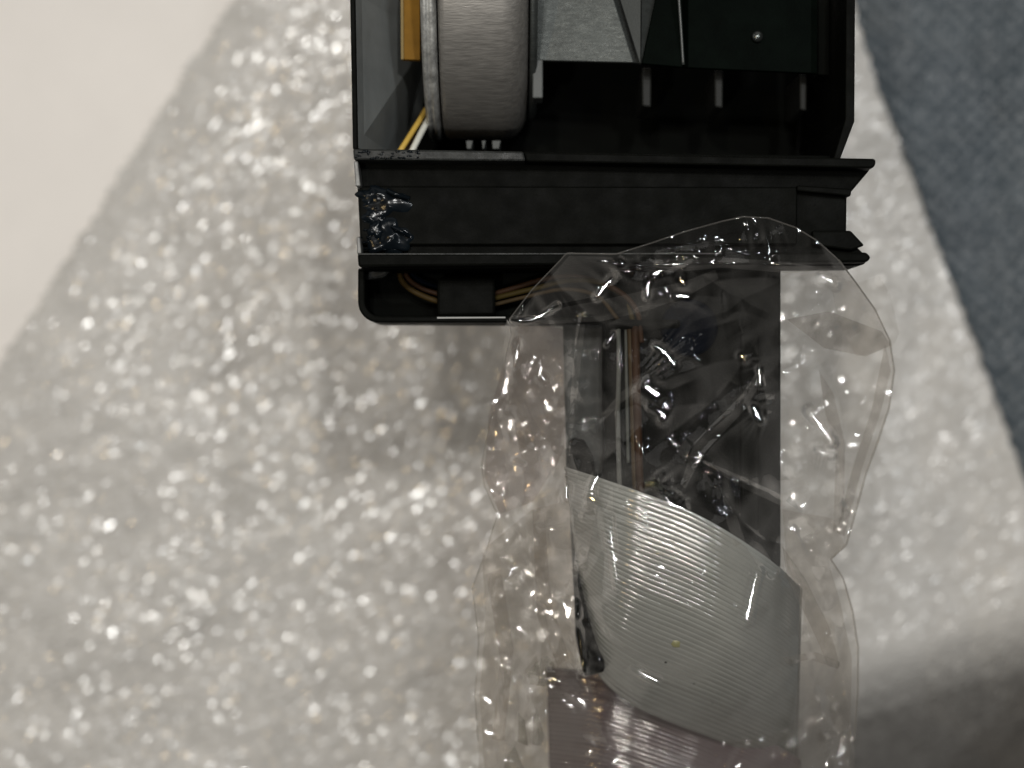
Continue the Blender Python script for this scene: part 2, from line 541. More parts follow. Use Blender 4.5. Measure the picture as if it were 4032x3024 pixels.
# glue lumps at the left end of the rail
def lump(name, px, py, z, rx, ry, h, seed, m=M_glue):
    x, y, _ = P(px, py, z)
    n = 40
    r = np.linspace(0, 1, 20)
    a = np.linspace(0, 2 * math.pi, n, endpoint=False)
    RR, AA = np.meshgrid(r, a, indexing='ij')
    wob = 1 + 0.16 * np.sin(3 * AA + seed) + 0.10 * np.sin(5 * AA + seed * 2.1) + 0.07 * np.sin(9 * AA + seed)
    h = h * (0.32 if rx > 0.05 else 0.8)
    XX = x + RR * rx * wob * np.cos(AA)
    YY = y + RR * ry * wob * np.sin(AA)
    HH = h * np.clip(1 - RR ** 2.2, 0, 1) ** 0.6 * (1 + 0.30 * noise2(XX, YY, 0.12, seed * 7 + 1) + 0.06 * noise2(XX, YY, 0.05, seed * 7 + 2))
    vs = np.stack([XX, YY, z + HH], -1).reshape(-1, 3)
    fs = []
    for i in range(19):
        for k in range(n):
            k2 = (k + 1) % n
            fs.append([i * n + k, (i + 1) * n + k, (i + 1) * n + k2, i * n + k2])
    return mesh(name, vs, fs, m, mod, smooth=True)


lump("glue_lump", 833, 438, -0.26, 0.26, 0.15, 0.10, 2)
lump("glue_lump", 811, 470, -0.26, 0.12, 0.12, 0.09, 5)
lump("glue_lump", 840, 510, -0.26, 0.24, 0.17, 0.11, 9)
lump("glue_lump", 803, 425, -0.26, 0.14, 0.10, 0.07, 12)
lump("glue_lump", 812, 496, -0.24, 0.08, 0.09, 0.13, 4)
lump("glue_lump", 850, 537, -0.3, 0.14, 0.06, 0.14, 6)
tube("glue_string", [P(836, 410, -0.2), P(856, 420, -0.17), P(884, 428, -0.22)], 0.022, M_glue, mod)
tube("glue_string", [P(846, 488, -0.2), P(868, 500, -0.16), P(884, 510, -0.22)], 0.02, M_glue, mod)
for _ in range(46):
    gx, gy = random.gauss(806, 18), random.uniform(412, 540)
    if gx < 774:
        continue
    lump("glue_drop", gx, gy, -0.255, random.uniform(0.012, 0.035), random.uniform(0.008, 0.02), random.uniform(0.015, 0.04), random.randint(1, 90))
for _ in range(34):
    lump("glue_drop", random.uniform(768, 905), random.uniform(325, 343), -0.004, random.uniform(0.012, 0.03), random.uniform(0.006, 0.015), random.uniform(0.01, 0.02), random.randint(1, 90))

# lower tray with rounded corner and wires in it
arc = [(818 - 45 * math.sin(a), 650 + 45 * math.cos(a)) for a in np.linspace(0, math.pi / 2, 9)]
tray = [(1690, 576), (1690, 700), (1300, 698)] + [(x, y) for x, y in arc] + [(772, 578)]
prism("tray_floor", tray, -1.2, -1.6, M_black_in, mod, 0.02, zref=-0.5)
rim_out = [(818 - 45 * math.sin(a), 652 + 45 * math.cos(a)) for a in np.linspace(math.pi / 2, 0, 9)]
rim_in = [(820 - 32 * math.sin(a), 650 + 32 * math.cos(a)) for a in np.linspace(0, math.pi / 2, 9)]
prism("tray_rim", [(773, 580)] + rim_out + [(1310, 697), (1310, 684), (1300, 682)] + rim_in + [(788, 580)], -0.5, -1.25, M_black, mod, 0.02)
prism("edge_highlight", [(944, 684.5), (1092, 684), (1092, 687.5), (944, 688.5)], -0.485, -0.52, mat("highlight_grey_dim", (0.16, 0.16, 0.15), 0.4), mod, 0.002)  # highlight on the tray rim, painted as a pale strip
prism("tray_corner", [(789, 581), (850, 580), (830, 600), (789, 606)], -0.7, -1.2, M_lip, mod, 0.03)
prism("tray_block", [(944, 600), (1070, 600), (1070, 682), (944, 684)], -0.75, -1.2, M_black, mod, 0.03)
tube("wire", [P(862, 575, -1.05), P(868, 606, -1.0), P(895, 630, -0.95), P(944, 650, -0.95), P(990, 655, -1.0)], 0.030, mat("dull_yellow_insulation", (0.034, 0.021, 0.005), 0.65, spec=0.15), mod)
tube("wire", [P(872, 575, -1.05), P(882, 602, -1.02), P(910, 622, -0.98), P(950, 636, -0.98)], 0.026, M_orange, mod)
tube("wire", [P(880, 572, -1.05), P(894, 596, -1.02), P(920, 612, -0.98), P(960, 622, -0.98)], 0.022, M_navy, mod)
tube("wire", [P(1050, 650, -1.0), P(1085, 640, -0.9), P(1160, 622, -0.82), P(1230, 606, -0.8), P(1300, 612, -0.82), P(1350, 650, -0.85), P(1368, 700, -0.8), P(1372, 760, -0.72)], 0.028, mat("ochre_insulation", (0.030, 0.021, 0.004), 0.65, spec=0.15), mod)
tube("wire", [P(1050, 640, -1.0), P(1100, 625, -0.92), P(1190, 600, -0.88), P(1260, 600, -0.85), P(1330, 625, -0.8), P(1375, 670, -0.75), P(1386, 740, -0.66)], 0.028, M_orange, mod)
tube("wire", [P(1060, 660, -1.0), P(1140, 640, -0.92), P(1220, 625, -0.88), P(1290, 640, -0.85), P(1335, 690, -0.8)], 0.022, M_brown, mod)

# stem
prism("stem", [(1300, 560), (1687, 560), (1687, 1235), (1560, 1262), (1305, 1262), (1304, 690)], -0.82, -1.5, M_black, mod, 0.03)
prism("stem_ridge", [(1600, 720), (1640, 720), (1640, 1180), (1600, 1150)], -0.74, -0.825, M_black, mod, 0.02)
prism("side_tab", [(1216, 693), (1306, 693), (1306, 1080), (1225, 1080)], -1.2, -1.3, mat("tab_plastic", (0.027, 0.029, 0.028), 0.6, spec=0.2), mod, 0.03)
prism("clip", [(1226, 960), (1240, 945), (1262, 950), (1282, 985), (1290, 1060), (1305, 1380), (1306, 1452), (1262, 1462), (1245, 1380)], -1.02, -1.35, M_black, mod, 0.03)
prism("cable_clamp", [(1310, 690), (1470, 690), (1470, 708), (1310, 712)], -0.68, -0.85, M_black, mod, 0.03)
cx_, cy_, _ = P(1495, 706, -0.5)
cap = lathe_x("capacitor", [(-0.02, 0.0), (0.0, 0.155), (0.03, 0.19), (0.06, 0.2), (0.16, 0.2)], 0, 0, M_navy, mod, 48)
cap.rotation_euler = (0, math.radians(90), 0)
cap.location = (cx_, cy_, -0.74)
cap.scale = (1, 1.5, 1.5)
# wires running down the stem
tube("wire", [P(1372, 705, -0.72), P(1374, 800, -0.70), P(1377, 900, -0.72), P(1380, 1000, -0.7), P(1384, 1090, -0.7)], 0.045, M_orange, mod)
tube("wire", [P(1360, 702, -0.74), P(1364, 800, -0.73), P(1367, 900, -0.74), P(1370, 1000, -0.72), P(1374, 1085, -0.72)], 0.032, M_brown, mod)
tube("wire", [P(1352, 704, -0.76), P(1353, 800, -0.76), P(1355, 900, -0.76), P(1357, 1000, -0.76)], 0.018, M_grey, mod)
tube("wire", [P(1336, 706, -0.72), P(1337, 800, -0.70), P(1335, 900, -0.70), P(1337, 1000, -0.70), P(1340, 1085, -0.70)], 0.024, M_grey, mod)

# ------------------------------------------------------------------ ribbon cable
def ribbon_mat(name, col):
    m = mat(name, col, 0.085, spec=1.0, var=0.10, vscale=2.2, bump=0.15, bscale=18, rvar=0.06)
    return m


M_rib = ribbon_mat("ribbon_pvc", (0.195, 0.20, 0.186))
M_rib2 = ribbon_mat("ribbon_pvc_shaded", (0.088, 0.070, 0.075))  # same ribbon, its base colour darkened for the shade on the lower layer
rib = empty("ribbon_cable", (0, 0, 0), "wide grey ribbon cable looping over the stem inside the clear bag", "cable")
NW = 42


def strip(name, top, bot, zfun, nw, m, amp=0.011):
    T = np.array([catmull(top, 24)]).reshape(-1, 2)
    B = np.array([catmull(bot, 24)]).reshape(-1, 2)
    k = 90

    def resamp(A):
        L = np.r_[0, np.cumsum(np.hypot(*np.diff(A, axis=0).T))]
        s = np.linspace(0, L[-1], k)
        return np.stack([np.interp(s, L, A[:, 0]), np.interp(s, L, A[:, 1])], -1)
    T, B = resamp(T), resamp(B)
    nv = nw * 8 + 1
    v = np.linspace(0, 1, nv)
    u = np.linspace(0, 1, k)
    px = T[None, :, 0] * (1 - v[:, None]) + B[None, :, 0] * v[:, None]
    py = T[None, :, 1] * (1 - v[:, None]) + B[None, :, 1] * v[:, None]
    U, V = np.meshgrid(u, v)
    z = zfun(U, V)
    z = z + amp * np.sqrt(np.abs(np.sin(math.pi * V * nw))) - amp
    z = z + noise2(U * 3, V * 30, 1.0, 55) * 0.006 + noise2(U * 6, V * nw * 1.0, 1.0, 58) * 0.003
    kk = (D - z) / D
    X = (px * .46293 - 512) / 100 * kk
    Y = (384 - py * .46293) / 100 * kk
    o = grid_mesh(name, X, Y, z, m, rib)
    s = o.modifiers.new("thick", 'SOLIDIFY')
    s.thickness = 0.03
    s.offset = -1
    return o


def z_top(U, V):
    # arch along the wires; sides roll under
    z = -0.10 - 1.15 * np.abs((U - 0.47) / 0.53) ** 3.8
    z -= 1.5 * V ** 3.0 * (0.55 + 1.0 * U) + 0.06 * V
    z += 0.11 * U + 0.010 * np.sin(13 * (U - 0.10 * V))
    return z


rb = strip("ribbon", [(1219, 1008), (1290, 1030), (1400, 1068), (1500, 1108), (1600, 1165), (1680, 1222), (1733, 1272)],
      [(1268, 1398), (1300, 1468), (1368, 1524), (1450, 1562), (1560, 1604), (1650, 1640), (1722, 1672)], z_top, NW, M_rib)
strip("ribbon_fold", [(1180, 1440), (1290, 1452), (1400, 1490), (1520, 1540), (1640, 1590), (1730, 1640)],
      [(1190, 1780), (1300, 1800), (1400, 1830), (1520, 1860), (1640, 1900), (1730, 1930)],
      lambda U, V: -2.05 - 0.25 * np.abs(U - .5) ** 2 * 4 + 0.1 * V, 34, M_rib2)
# yellow stain and dark speck, small lumps of dirt stuck on the ribbon
def speck(name, px, py, z, r, m):
    x, y, _ = P(px, py, z)
    vs = [(x + r * 1.3 * math.cos(a) * (1 + .2 * math.sin(3 * a)), y + r * math.sin(a), z - 0.06) for a in np.linspace(0, 2 * math.pi, 14, endpoint=False)]
    vs.append((x, y, z))
    return mesh(name, vs, [[i, (i + 1) % 14, 14] for i in range(14)], m, rib, smooth=True)


M_stain = mat("yellow_stain", (0.17, 0.165, 0.07), 0.35)
rv = np.array([v.co[:] for v in rb.data.vertices])
rpx, rpy = to_px(rv[:, 0], rv[:, 1], rv[:, 2])
for nm, x, y, rr, mm in (("stain", 1463, 1388, 0.06, M_stain), ("dirt_speck", 1439, 1431, 0.022, M_black), ("dirt_speck", 1500, 1478, 0.014, M_black), ("dirt_speck", 1540, 1520, 0.012, M_black)):
    zz = rv[np.argmin((rpx - x) ** 2 + (rpy - y) ** 2), 2]
    speck(nm, x, y, zz + 0.03, rr, mm)

# ------------------------------------------------------------------ clear bag
def film_mat(name, milk, tint=(0.955, 0.945, 0.93), rough=0.045, fres=0.017):
    m = bpy.data.materials.new(name)
    m.use_nodes = True
    nt = m.node_tree
    nt.nodes.remove(nt.nodes["Principled BSDF"])
    out = nt.nodes["Material Output"]
    N = nt.nodes.new
    tr = N('ShaderNodeBsdfTransparent'); tr.inputs[0].default_value = (*tint, 1)
    gl = N('ShaderNodeBsdfGlossy'); gl.inputs['Roughness'].default_value = rough
    gl.inputs['Color'].default_value = (1, 1, 1, 1)
    df = N('ShaderNodeBsdfDiffuse'); df.inputs[0].default_value = (0.62, 0.60, 0.57, 1)
    tl = N('ShaderNodeBsdfTranslucent'); tl.inputs[0].default_value = (0.62, 0.60, 0.57, 1)
    mk = N('ShaderNodeMixShader'); mk.inputs[0].default_value = 0.4
    nt.links.new(df.outputs[0], mk.inputs[1]); nt.links.new(tl.outputs[0], mk.inputs[2])
    lw = N('ShaderNodeLayerWeight'); lw.inputs[0].default_value = 0.5
    def math_(op, a, b):
        n = N('ShaderNodeMath'); n.operation = op
        for i, q in enumerate((a, b)):
            if isinstance(q, (int, float)):
                n.inputs[i].default_value = q
            else:
                nt.links.new(q, n.inputs[i])
        n.use_clamp = False
        return n.outputs[0]
    fac = lw.outputs['Facing']
    f4 = math_('POWER', fac, 3.0)
    fr = math_('MINIMUM', math_('ADD', math_('MULTIPLY', f4, 0.8), fres), 1.0)
    f2 = math_('POWER', fac, 1.4)
    tc = N('ShaderNodeTexCoord')
    nz = N('ShaderNodeTexNoise'); nz.inputs['Scale'].default_value = 1.4; nz.inputs['Detail'].default_value = 5
    nt.links.new(tc.outputs['Object'], nz.inputs[0])
    mlk = math_('MINIMUM', math_('ADD', math_('MULTIPLY', f2, 0.44), math_('MULTIPLY', nz.outputs[0], milk * 2)), 0.9)
    m1 = N('ShaderNodeMixShader'); nt.links.new(mlk, m1.inputs[0])
    nt.links.new(tr.outputs[0], m1.inputs[1]); nt.links.new(mk.outputs[0], m1.inputs[2])
    m2 = N('ShaderNodeMixShader'); nt.links.new(fr, m2.inputs[0])
    nt.links.new(m1.outputs[0], m2.inputs[1]); nt.links.new(gl.outputs[0], m2.inputs[2])
    nt.links.new(m2.outputs[0], out.inputs[0])
    return m


M_film = film_mat("clear_film", 0.005)
M_film_b = film_mat("clear_film_back", 0.02)
M_seam = film_mat("film_seam", 0.07, tint=(0.74, 0.72, 0.69))
M_film_t = film_mat("smoky_film", 0.03, tint=(0.74, 0.70, 0.69))
M_film_h = film_mat("hazy_film", 0.05, tint=(0.84, 0.82, 0.79))

bag = empty("plastic_bag", (0, 0, 0), "crumpled clear plastic bag wrapped round the module's stem and the ribbon cable", "plastic bag")
OUT = [(1100, 690), (1150, 625), (1225, 547), (1330, 549), (1410, 524), (1480, 500), (1560, 478), (1605, 468), (1660, 471), (1720, 492), (1765, 520),
       (1812, 562), (1850, 612), (1890, 668), (1922, 735), (1932, 800), (1921, 880), (1898, 950), (1872, 1020), (1850, 1100),
       (1828, 1178), (1795, 1208), (1822, 1250), (1842, 1320), (1854, 1400), (1853, 1500), (1846, 1600), (1846, 1720),
       (1036, 1720), (1032, 1600), (1026, 1500), (1034, 1380), (1020, 1270), (1050, 1190), (1074, 1112), (1046, 1050), (1040, 1005), (1060, 900),
       (1088, 840), (1092, 770), (1104, 722)]
# heights the film lies at
CTRL = [(1225, 547, .12), (1330, 549, .10), (1480, 500, .12), (1605, 468, .08), (1720, 492, .08), (1812, 562, -.05), (1100, 690, -.35), (1150, 625, -.2),
        (1300, 620, -.1), (1500, 600, .12), (1700, 600, 0.05), (1450, 700, -.05), (1600, 750, -.3), (1400, 850, -.2), (1420, 830, -.05), (1550, 900, -.4), (1650, 1000, -.5),
        (1350, 950, -.4), (1250, 900, -.7), (1180, 800, -.8), (1100, 900, -1.25), (1050, 1000, -1.5), (1090, 770, -1.1), (1150, 1050, -1.1),
        (1780, 800, -.9), (1860, 800, -1.3), (1930, 800, -1.5), (1900, 680, -1.1), (1850, 1000, -1.5), (1780, 1050, -1.2), (1830, 1180, -1.5),
        (1300, 1060, -.1), (1400, 1100, .12), (1450, 1200, .1), (1350, 1300, -.05), (1550, 1200, .05), (1600, 1400, -.2), (1450, 1450, -.35), (1680, 1260, -.45),
        (1740, 1300, -1.0), (1730, 1500, -1.1), (1820, 1350, -1.4), (1850, 1500, -1.6), (1600, 1650, -.7), (1400, 1620, -.9), (1250, 1500, -.9), (1150, 1300, -1.3),
        (1040, 1300, -1.6), (1030, 1500, -1.7), (1150, 1600, -1.4), (1250, 1200, -.75), (1300, 1450, -.8), (1500, 1000, -.35)]
CREASE = [
    ([(1106, 688), (1150, 692), (1190, 672), (1225, 652)], .05, 14), ([(1150, 690), (1250, 690), (1340, 670), (1420, 640), (1520, 600)], .06, 22),
    ([(1400, 645), (1398, 612), (1440, 582), (1540, 570), (1660, 572), (1790, 580)], .09, 12), ([(1290, 642), (1322, 600), (1345, 562), (1335, 548)], .06, 14),
    ([(1520, 610), (1620, 600), (1720, 598), (1810, 572)], .05, 12), ([(1375, 660), (1450, 655), (1510, 662), (1560, 690), (1600, 672), (1680, 700)], .05, 14),
    ([(1418, 745), (1440, 764), (1458, 790)], .07, 12), ([(1290, 905), (1360, 850), (1450, 815), (1560, 780), (1700, 765)], .08, 12),
    ([(1300, 1000), (1380, 925), (1450, 880), (1540, 870)], .07, 12), ([(1465, 1040), (1500, 960), (1590, 880), (1640, 800)], .09, 12),
    ([(1470, 1060), (1540, 960), (1640, 880), (1690, 840)], .07, 10), ([(1636, 795), (1650, 840), (1658, 910)], .07, 9),
    ([(1600, 850), (1625, 905), (1655, 920)], .05, 8), ([(1490, 985), (1580, 1030), (1690, 1082), (1770, 1130)], .10, 10),
    ([(1550, 1050), (1590, 1110), (1640, 1160), (1700, 1180)], .07, 10), 
    ([(1095, 700), (1112, 800), (1150, 900), (1200, 995), (1168, 1090)], .10, 18), ([(1235, 720), (1240, 860), (1226, 930), (1262, 1062)], .10, 15),
    ([(1085, 900), (1120, 1000), (1160, 1022), (1300, 1020)], .05, 12), ([(1100, 860), (1130, 1010), (1140, 1180), (1190, 1330), (1260, 1420)], .12, 16),
    ([(1336, 735), (1334, 860), (1332, 960), (1338, 1070)], .05, 9), ([(1318, 1118), (1325, 1180), (1335, 1270)], .06, 7),
    ([(1236, 1080), (1246, 1200), (1255, 1320), (1272, 1460)], .12, 12), ([(1280, 1040), (1266, 1085), (1258, 1130)], .06, 8),
    ([(1690, 1095), (1735, 1190), (1780, 1290), (1825, 1440)], .10, 14), ([(1700, 1200), (1760, 1290), (1810, 1400), (1838, 1560)], .09, 12),
    ([(1765, 520), (1820, 610), (1880, 690), (1925, 740)], .08, 14), ([(1748, 888), (1768, 920), (1792, 962)], .06, 9),
    ([(1768, 780), (1810, 860), (1820, 960), (1812, 1150)], .09, 14), ([(1632, 1230), (1622, 1290), (1614, 1345)], .05, 9),
    ([(1720, 700), (1800, 690), (1900, 720)], .05, 14), ([(1640, 1330), (1560, 1340), (1480, 1330)], .02, 9), ([(1760, 975), (1790, 982)], .05, 7),
    ([(1700, 1440), (1760, 1425), (1810, 1445)], .05, 9), ([(1200, 950), (1230, 1100), (1220, 1250)], .06, 12),
    ([(1050, 1180), (1120, 1240), (1170, 1380), (1150, 1550)], .12, 16), ([(1100, 1200), (1060, 1330), (1090, 1480), (1070, 1650)], .11, 15),
    ([(1120, 1440), (1200, 1480), (1280, 1540), (1330, 1640)], .10, 12), ([(1170, 1400), (1130, 1470), (1170, 1560), (1140, 1659)], .10, 12),
    ([(1410, 1560), (1370, 1500), (1366, 1440), (1380, 1390)], .04, 8), ([(1430, 1010), (1450, 1050), (1410, 1090)], .08, 10),
    ([(1590, 700), (1640, 780), (1600, 800)], .04, 10), ([(1230, 1010), (1180, 1110), (1160, 1200)], .07, 10),
]


ra = random.Random(11)


def scatter(n, x0, x1, y0, y1, ang, spread, l0, l1, a0, a1, w0, w1):
    for _ in range(n):
        x, y = ra.uniform(x0, x1), ra.uniform(y0, y1)
        t = math.radians(ang + ra.gauss(0, spread))
        ln = ra.uniform(l0, l1)
        dx, dy = math.cos(t) * ln / 2, -math.sin(t) * ln / 2
        bx, by = -dy * ra.uniform(-.25, .25), dx * ra.uniform(-.25, .25)
        CREASE.append(([(x - dx, y - dy), (x + bx, y + by), (x + dx, y + dy)], ra.uniform(a0, a1) * ra.choice((1, 1, -1)), ra.uniform(w0, w1)))


scatter(20, 1050, 1290, 1150, 1650, 82, 22, 110, 300, .03, .09, 8, 16)
scatter(12, 1090, 1290, 720, 1120, 85, 20, 110, 280, .03, .07, 8, 16)
scatter(9, 1300, 1680, 640, 1080, 35, 18, 140, 340, .025, .06, 8, 16)
scatter(3, 1420, 1700, 950, 1200, -32, 20, 100, 240, .03, .07, 7, 14)
scatter(14, 1690, 1900, 620, 1200, 60, 45, 90, 260, .02, .06, 8, 16)
scatter(14, 1700, 1850, 1200, 1650, 105, 20, 110, 280, .03, .08, 7, 14)
scatter(8, 1250, 1760, 500, 620, 8, 12, 90, 240, .02, .05, 5, 11)
scatter(9, 1300, 1680, 1120, 1560, 95, 35, 60, 170, .015, .035, 5, 9)


def base_height(px, py):
    """thin-plate style interpolation of CTRL"""
    c = np.array(CTRL, float)
    p = c[:, :2] / 400.0
    n = len(p)
    d = np.linalg.norm(p[:, None] - p[None], axis=-1)
    phi = lambda r: np.where(r > 1e-9, r * r * np.log(r + 1e-12), 0)
    A = np.zeros((n + 3, n + 3))
    A[:n, :n] = phi(d) + np.eye(n) * 0.01
    A[:n, n] = 1; A[:n, n + 1:] = p
    A[n, :n] = 1; A[n + 1:, :n] = p.T
    w = np.linalg.solve(A, np.r_[c[:, 2], 0, 0, 0])
    q = np.stack([px, py], -1) / 400.0
    z = w[n] + q @ w[n + 1:]
    for i in range(n):
        z = z + w[i] * phi(np.hypot(q[..., 0] - p[i, 0], q[..., 1] - p[i, 1]))
    return z


def crumple(px, py, seed, amp):
    wx = px + 30 * noise2(px, py, 120, seed) + 9 * noise2(px, py, 40, seed + 1)
    wy = py + 30 * noise2(px, py, 130, seed + 2) + 9 * noise2(px, py, 45, seed + 3)
    h = 0
    for s, a, an, th in ((260, 1.0, 2.0, 1.2), (160, .6, 2.8, .5), (100, .34, 2.8, 2.2), (62, .09, 2.6, 1.3), (36, .016, 2.2, .8)):
        seed += 5
        h = h + a * np.abs(noise2(wx, wy, s, seed, an, th))
    return amp * h


def film(name, step, zfun, m, outline, keepfun=None, thick=0.0):
    xs = np.arange(min(p[0] for p in outline) - 4, max(p[0] for p in outline) + 4, step)
    ys = np.arange(min(p[1] for p in outline) - 4, max(p[1] for p in outline) + 4, step)
    px, py = np.meshgrid(xs, ys)
    # snap the rim: wobble the sampling a little so that the cut edge is not a staircase
    ins = inside(px, py, outline)
    od, _ = poly_dist(px, py, outline + [outline[0]])
    # move vertices lying just outside onto the outline
    gx = np.gradient(np.where(ins, od, -od), step, axis=1)
    gy = np.gradient(np.where(ins, od, -od), step, axis=0)
    gl = np.hypot(gx, gy) + 1e-9
    sd = np.where(ins, od, -od)
    near = (sd < 0) & (sd > -step * 1.5)
    px = np.where(near, px + gx / gl * (-sd), px)
    py = np.where(near, py + gy / gl * (-sd), py)
    ok = ins | near
    z = zfun(px, py, np.maximum(sd, 0))
    kk = (D - z) / D
    X = (px * .46293 - 512) / 100 * kk
    Y = (384 - py * .46293) / 100 * kk
    keep = ok[:-1, :-1] & ok[1:, :-1] & ok[:-1, 1:] & ok[1:, 1:] & (ins[:-1, :-1] | ins[1:, :-1] | ins[:-1, 1:] | ins[1:, 1:])
    return grid_mesh(name, X, Y, z, m, bag, keep=keep), (px, py, z)


def crease_sum(px, py, items):
    z = 0
    for line, a, w in items:
        ln = [tuple(p) for p in catmull([np.array(q, float) for q in line], 5)]
        d, s = poly_dist(px, py, ln)
        win = np.clip(s / .12, 0, 1) * np.clip((1 - s) / .12, 0, 1)
        win = 0.25 + 0.75 * win
        z = z + a * np.exp(-(np.sqrt(d * d + 2.5) - 1.58) / (w * 2.1) * (1 + 0.15 * np.sin(s * 17))) * win * (0.75 + 0.25 * np.sin(s * 23 + a * 90))
    return z


# small smooth film facets, each tilted to a lamp to place a highlight
B1, B2, B3 = (5, 11, 42), (-4, 9, 41), (-14, 2, 40)
GLINT_Z = {}
GLINT = [([(1400, 838), (1415, 850), (1432, 862)], 13, .25, B1), ([(1437, 872), (1439, 888), (1432, 906)], 6, .5, B1), ([(1404, 878), (1422, 886), (1436, 899)], 4, .6, B1),
        ([(1418, 748), (1440, 766), (1458, 790)], 5, .5, B1), ([(1402, 598), (1400, 615), (1399, 640)], 4.5, .6, B1), ([(1406, 594), (1422, 586), (1441, 580)], 4, .6, B1),
        ([(1462, 641), (1475, 639), (1487, 642)], 7, .4, B1), ([(1750, 888), (1762, 906), (1780, 930), (1796, 954)], 6.5, .4, B1), ([(1768, 973), (1782, 980), (1797, 984)], 4, .5, B1),
        ([(1636, 1235), (1624, 1285), (1614, 1338)], 6, .5, B1), ([(1318, 1118), (1323, 1180), (1335, 1270)], 4.5, .6, B1), ([(1290, 640), (1304, 622), (1320, 604)], 5, .5, B1),
        ([(1106, 690), (1140, 693), (1175, 678), (1204, 660)], 3.5, .8, B1), ([(1291, 1028), (1282, 1045), (1273, 1086)], 5, .5, B1), ([(1638, 798), (1641, 812), (1643, 832)], 4, .6, B1),
        ([(1628, 878), (1634, 892), (1643, 908)], 5, .5, B1), ([(1170, 815), (1178, 821)], 6, .4, B1), ([(1249, 1365), (1256, 1410), (1261, 1450)], 5, .5, B3),
        ([(1470, 602), (1475, 612)], 6, .5, B3), ([(1600, 768), (1609, 776)], 5, .5, B3), ([(1392, 1052), (1404, 1046), (1416, 1040)], 4, .6, B3), ([(1776, 598), (1790, 604), (1804, 616)], 5, .5, B1),
        ([(1420, 572), (1450, 572), (1475, 570)], 3, .6, B1), ([(1340, 562), (1346, 572)], 4, .6, B1), 
        ([(1110, 996), (1130, 1002)], 3, .6, B1), ([(1145, 1098), (1165, 1102)], 3.5, .6, B2), ([(1225, 1052), (1222, 1075)], 5, .5, B1), ([(1275, 1075), (1300, 1090)], 5, .6, B3),
        ([(1378, 1448), (1400, 1462), (1420, 1470)], 5, .5, B1), ([(1246, 1300), (1250, 1330)], 4, .6, B2), ([(1255, 1462), (1265, 1476)], 4, .6, B3), ([(1670, 1240), (1680, 1236)], 4, .5, B1),
        ([(1440, 1075), (1452, 1090), (1478, 1098)], 5, .5, B1), ([(1310, 745), (1326, 720)], 3, .6, B1), ([(1120, 740), (1112, 790)], 4, .5, B2)]


def front_z(px, py, sd):
    z = base_height(px, py)
    lw = 1 - 0.45 * np.exp(-(((px - 1500) / 230) ** 2 + ((py - 1330) / 200) ** 2))
    z = z + crumple(px, py, 100, 0.16) * lw
    z = z + crease_sum(px, py, CREASE)
    z = z - 0.06
    for line, w, k, lampxyz in GLINT:
        ln = [tuple(p) for p in catmull([np.array(q, float) for q in line], 5)] if len(line) > 2 else line
        d, _ = poly_dist(px, py, ln)
        if d.min() > 5 * w:
            continue
        cx, cy = np.mean([p[0] for p in line]), np.mean([p[1] for p in line])
        g = np.exp(-((px - cx) ** 2 + (py - cy) ** 2) / (2 * (w * 1.5) ** 2))
        z0 = GLINT_Z.get((cx, cy))
        if z0 is None:
            z0 = float((z * g).sum() / (g.sum() + 1e-9))
            GLINT_Z[(cx, cy)] = z0
        wx, wy, wz = P(cx, cy, z0)
        v = Vector((0, 0, D)) - Vector((wx, wy, wz)); v.normalize()
        l = Vector(lampxyz) - Vector((wx, wy, wz)); l.normalize()
        h = v + l
        X = (px * .46293 - 512) / 100 * (D - z0) / D
        Y = (384 - py * .46293) / 100 * (D - z0) / D
        dd = d * 0.0046293
        pl = z0 - h.x / h.z * (X - wx) - h.y / h.z * (Y - wy) - dd * dd * k
        b = np.exp(-(d / (w * 2.1)) ** 3.2)
        z = z * (1 - b) + pl * b
    return z


def back_z(px, py, sd):
    z = -1.95 + crumple(px, py, 300, 0.20) - 0.1
    return z


jo = []
for (a, b) in zip(OUT, OUT[1:] + OUT[:1]):
    k = max(1, int(math.dist(a, b) / 62))
    for i in range(k):
        j = 0 if (i == 0 or b[1] < 560) else 0.0
        jo.append((a[0] + (b[0] - a[0]) * i / k + ra.uniform(-j, j), a[1] + (b[1] - a[1]) * i / k + ra.uniform(-j, j) * .5))
OUT = jo
front, FG = film("front_film", 2.1, front_z, M_film, OUT)
back, _ = film("back_film", 3.2, back_z, M_film_b, OUT)
# inner fold of the bag's mouth and the loose corner on the right
FLAP = [(1795, 590), (1850, 612), (1900, 595), (1925, 640), (1942, 720), (1932, 745), (1890, 762), (1850, 770), (1812, 700), (1800, 640)]
film("corner_flap", 3.0, lambda px, py, sd: -1.0 - 0.5 * (px - 1800) / 140 + crumple(px, py, 410, .14), M_film, FLAP)
FLD = [(1055, 900), (1095, 760), (1118, 700), (1180, 700), (1245, 720), (1236, 860), (1222, 960), (1205, 1000), (1150, 1085), (1080, 1110), (1046, 1030)]
film("side_fold", 3.0, lambda px, py, sd: -1.55 + crumple(px, py, 510, .10), M_film_t, FLD)
FL2 = [(1040, 1190), (1150, 1100), (1235, 1080), (1260, 1300), (1262, 1420), (1300, 1560), (1290, 1715), (1050, 1715), (1036, 1500), (1050, 1330)]
film("side_fold", 2.6, lambda px, py, sd: -1.5 + crumple(px, py, 610, .20), M_film_h, FL2)
FL3 = [(1690, 1100), (1800, 1120), (1826, 1180), (1790, 1215), (1815, 1300), (1840, 1420), (1835, 1715), (1700, 1715), (1722, 1500), (1738, 1300), (1700, 1230)]
film("side_fold", 2.6, lambda px, py, sd: -1.45 + crumple(px, py, 710, .20), M_film_h, FL3)

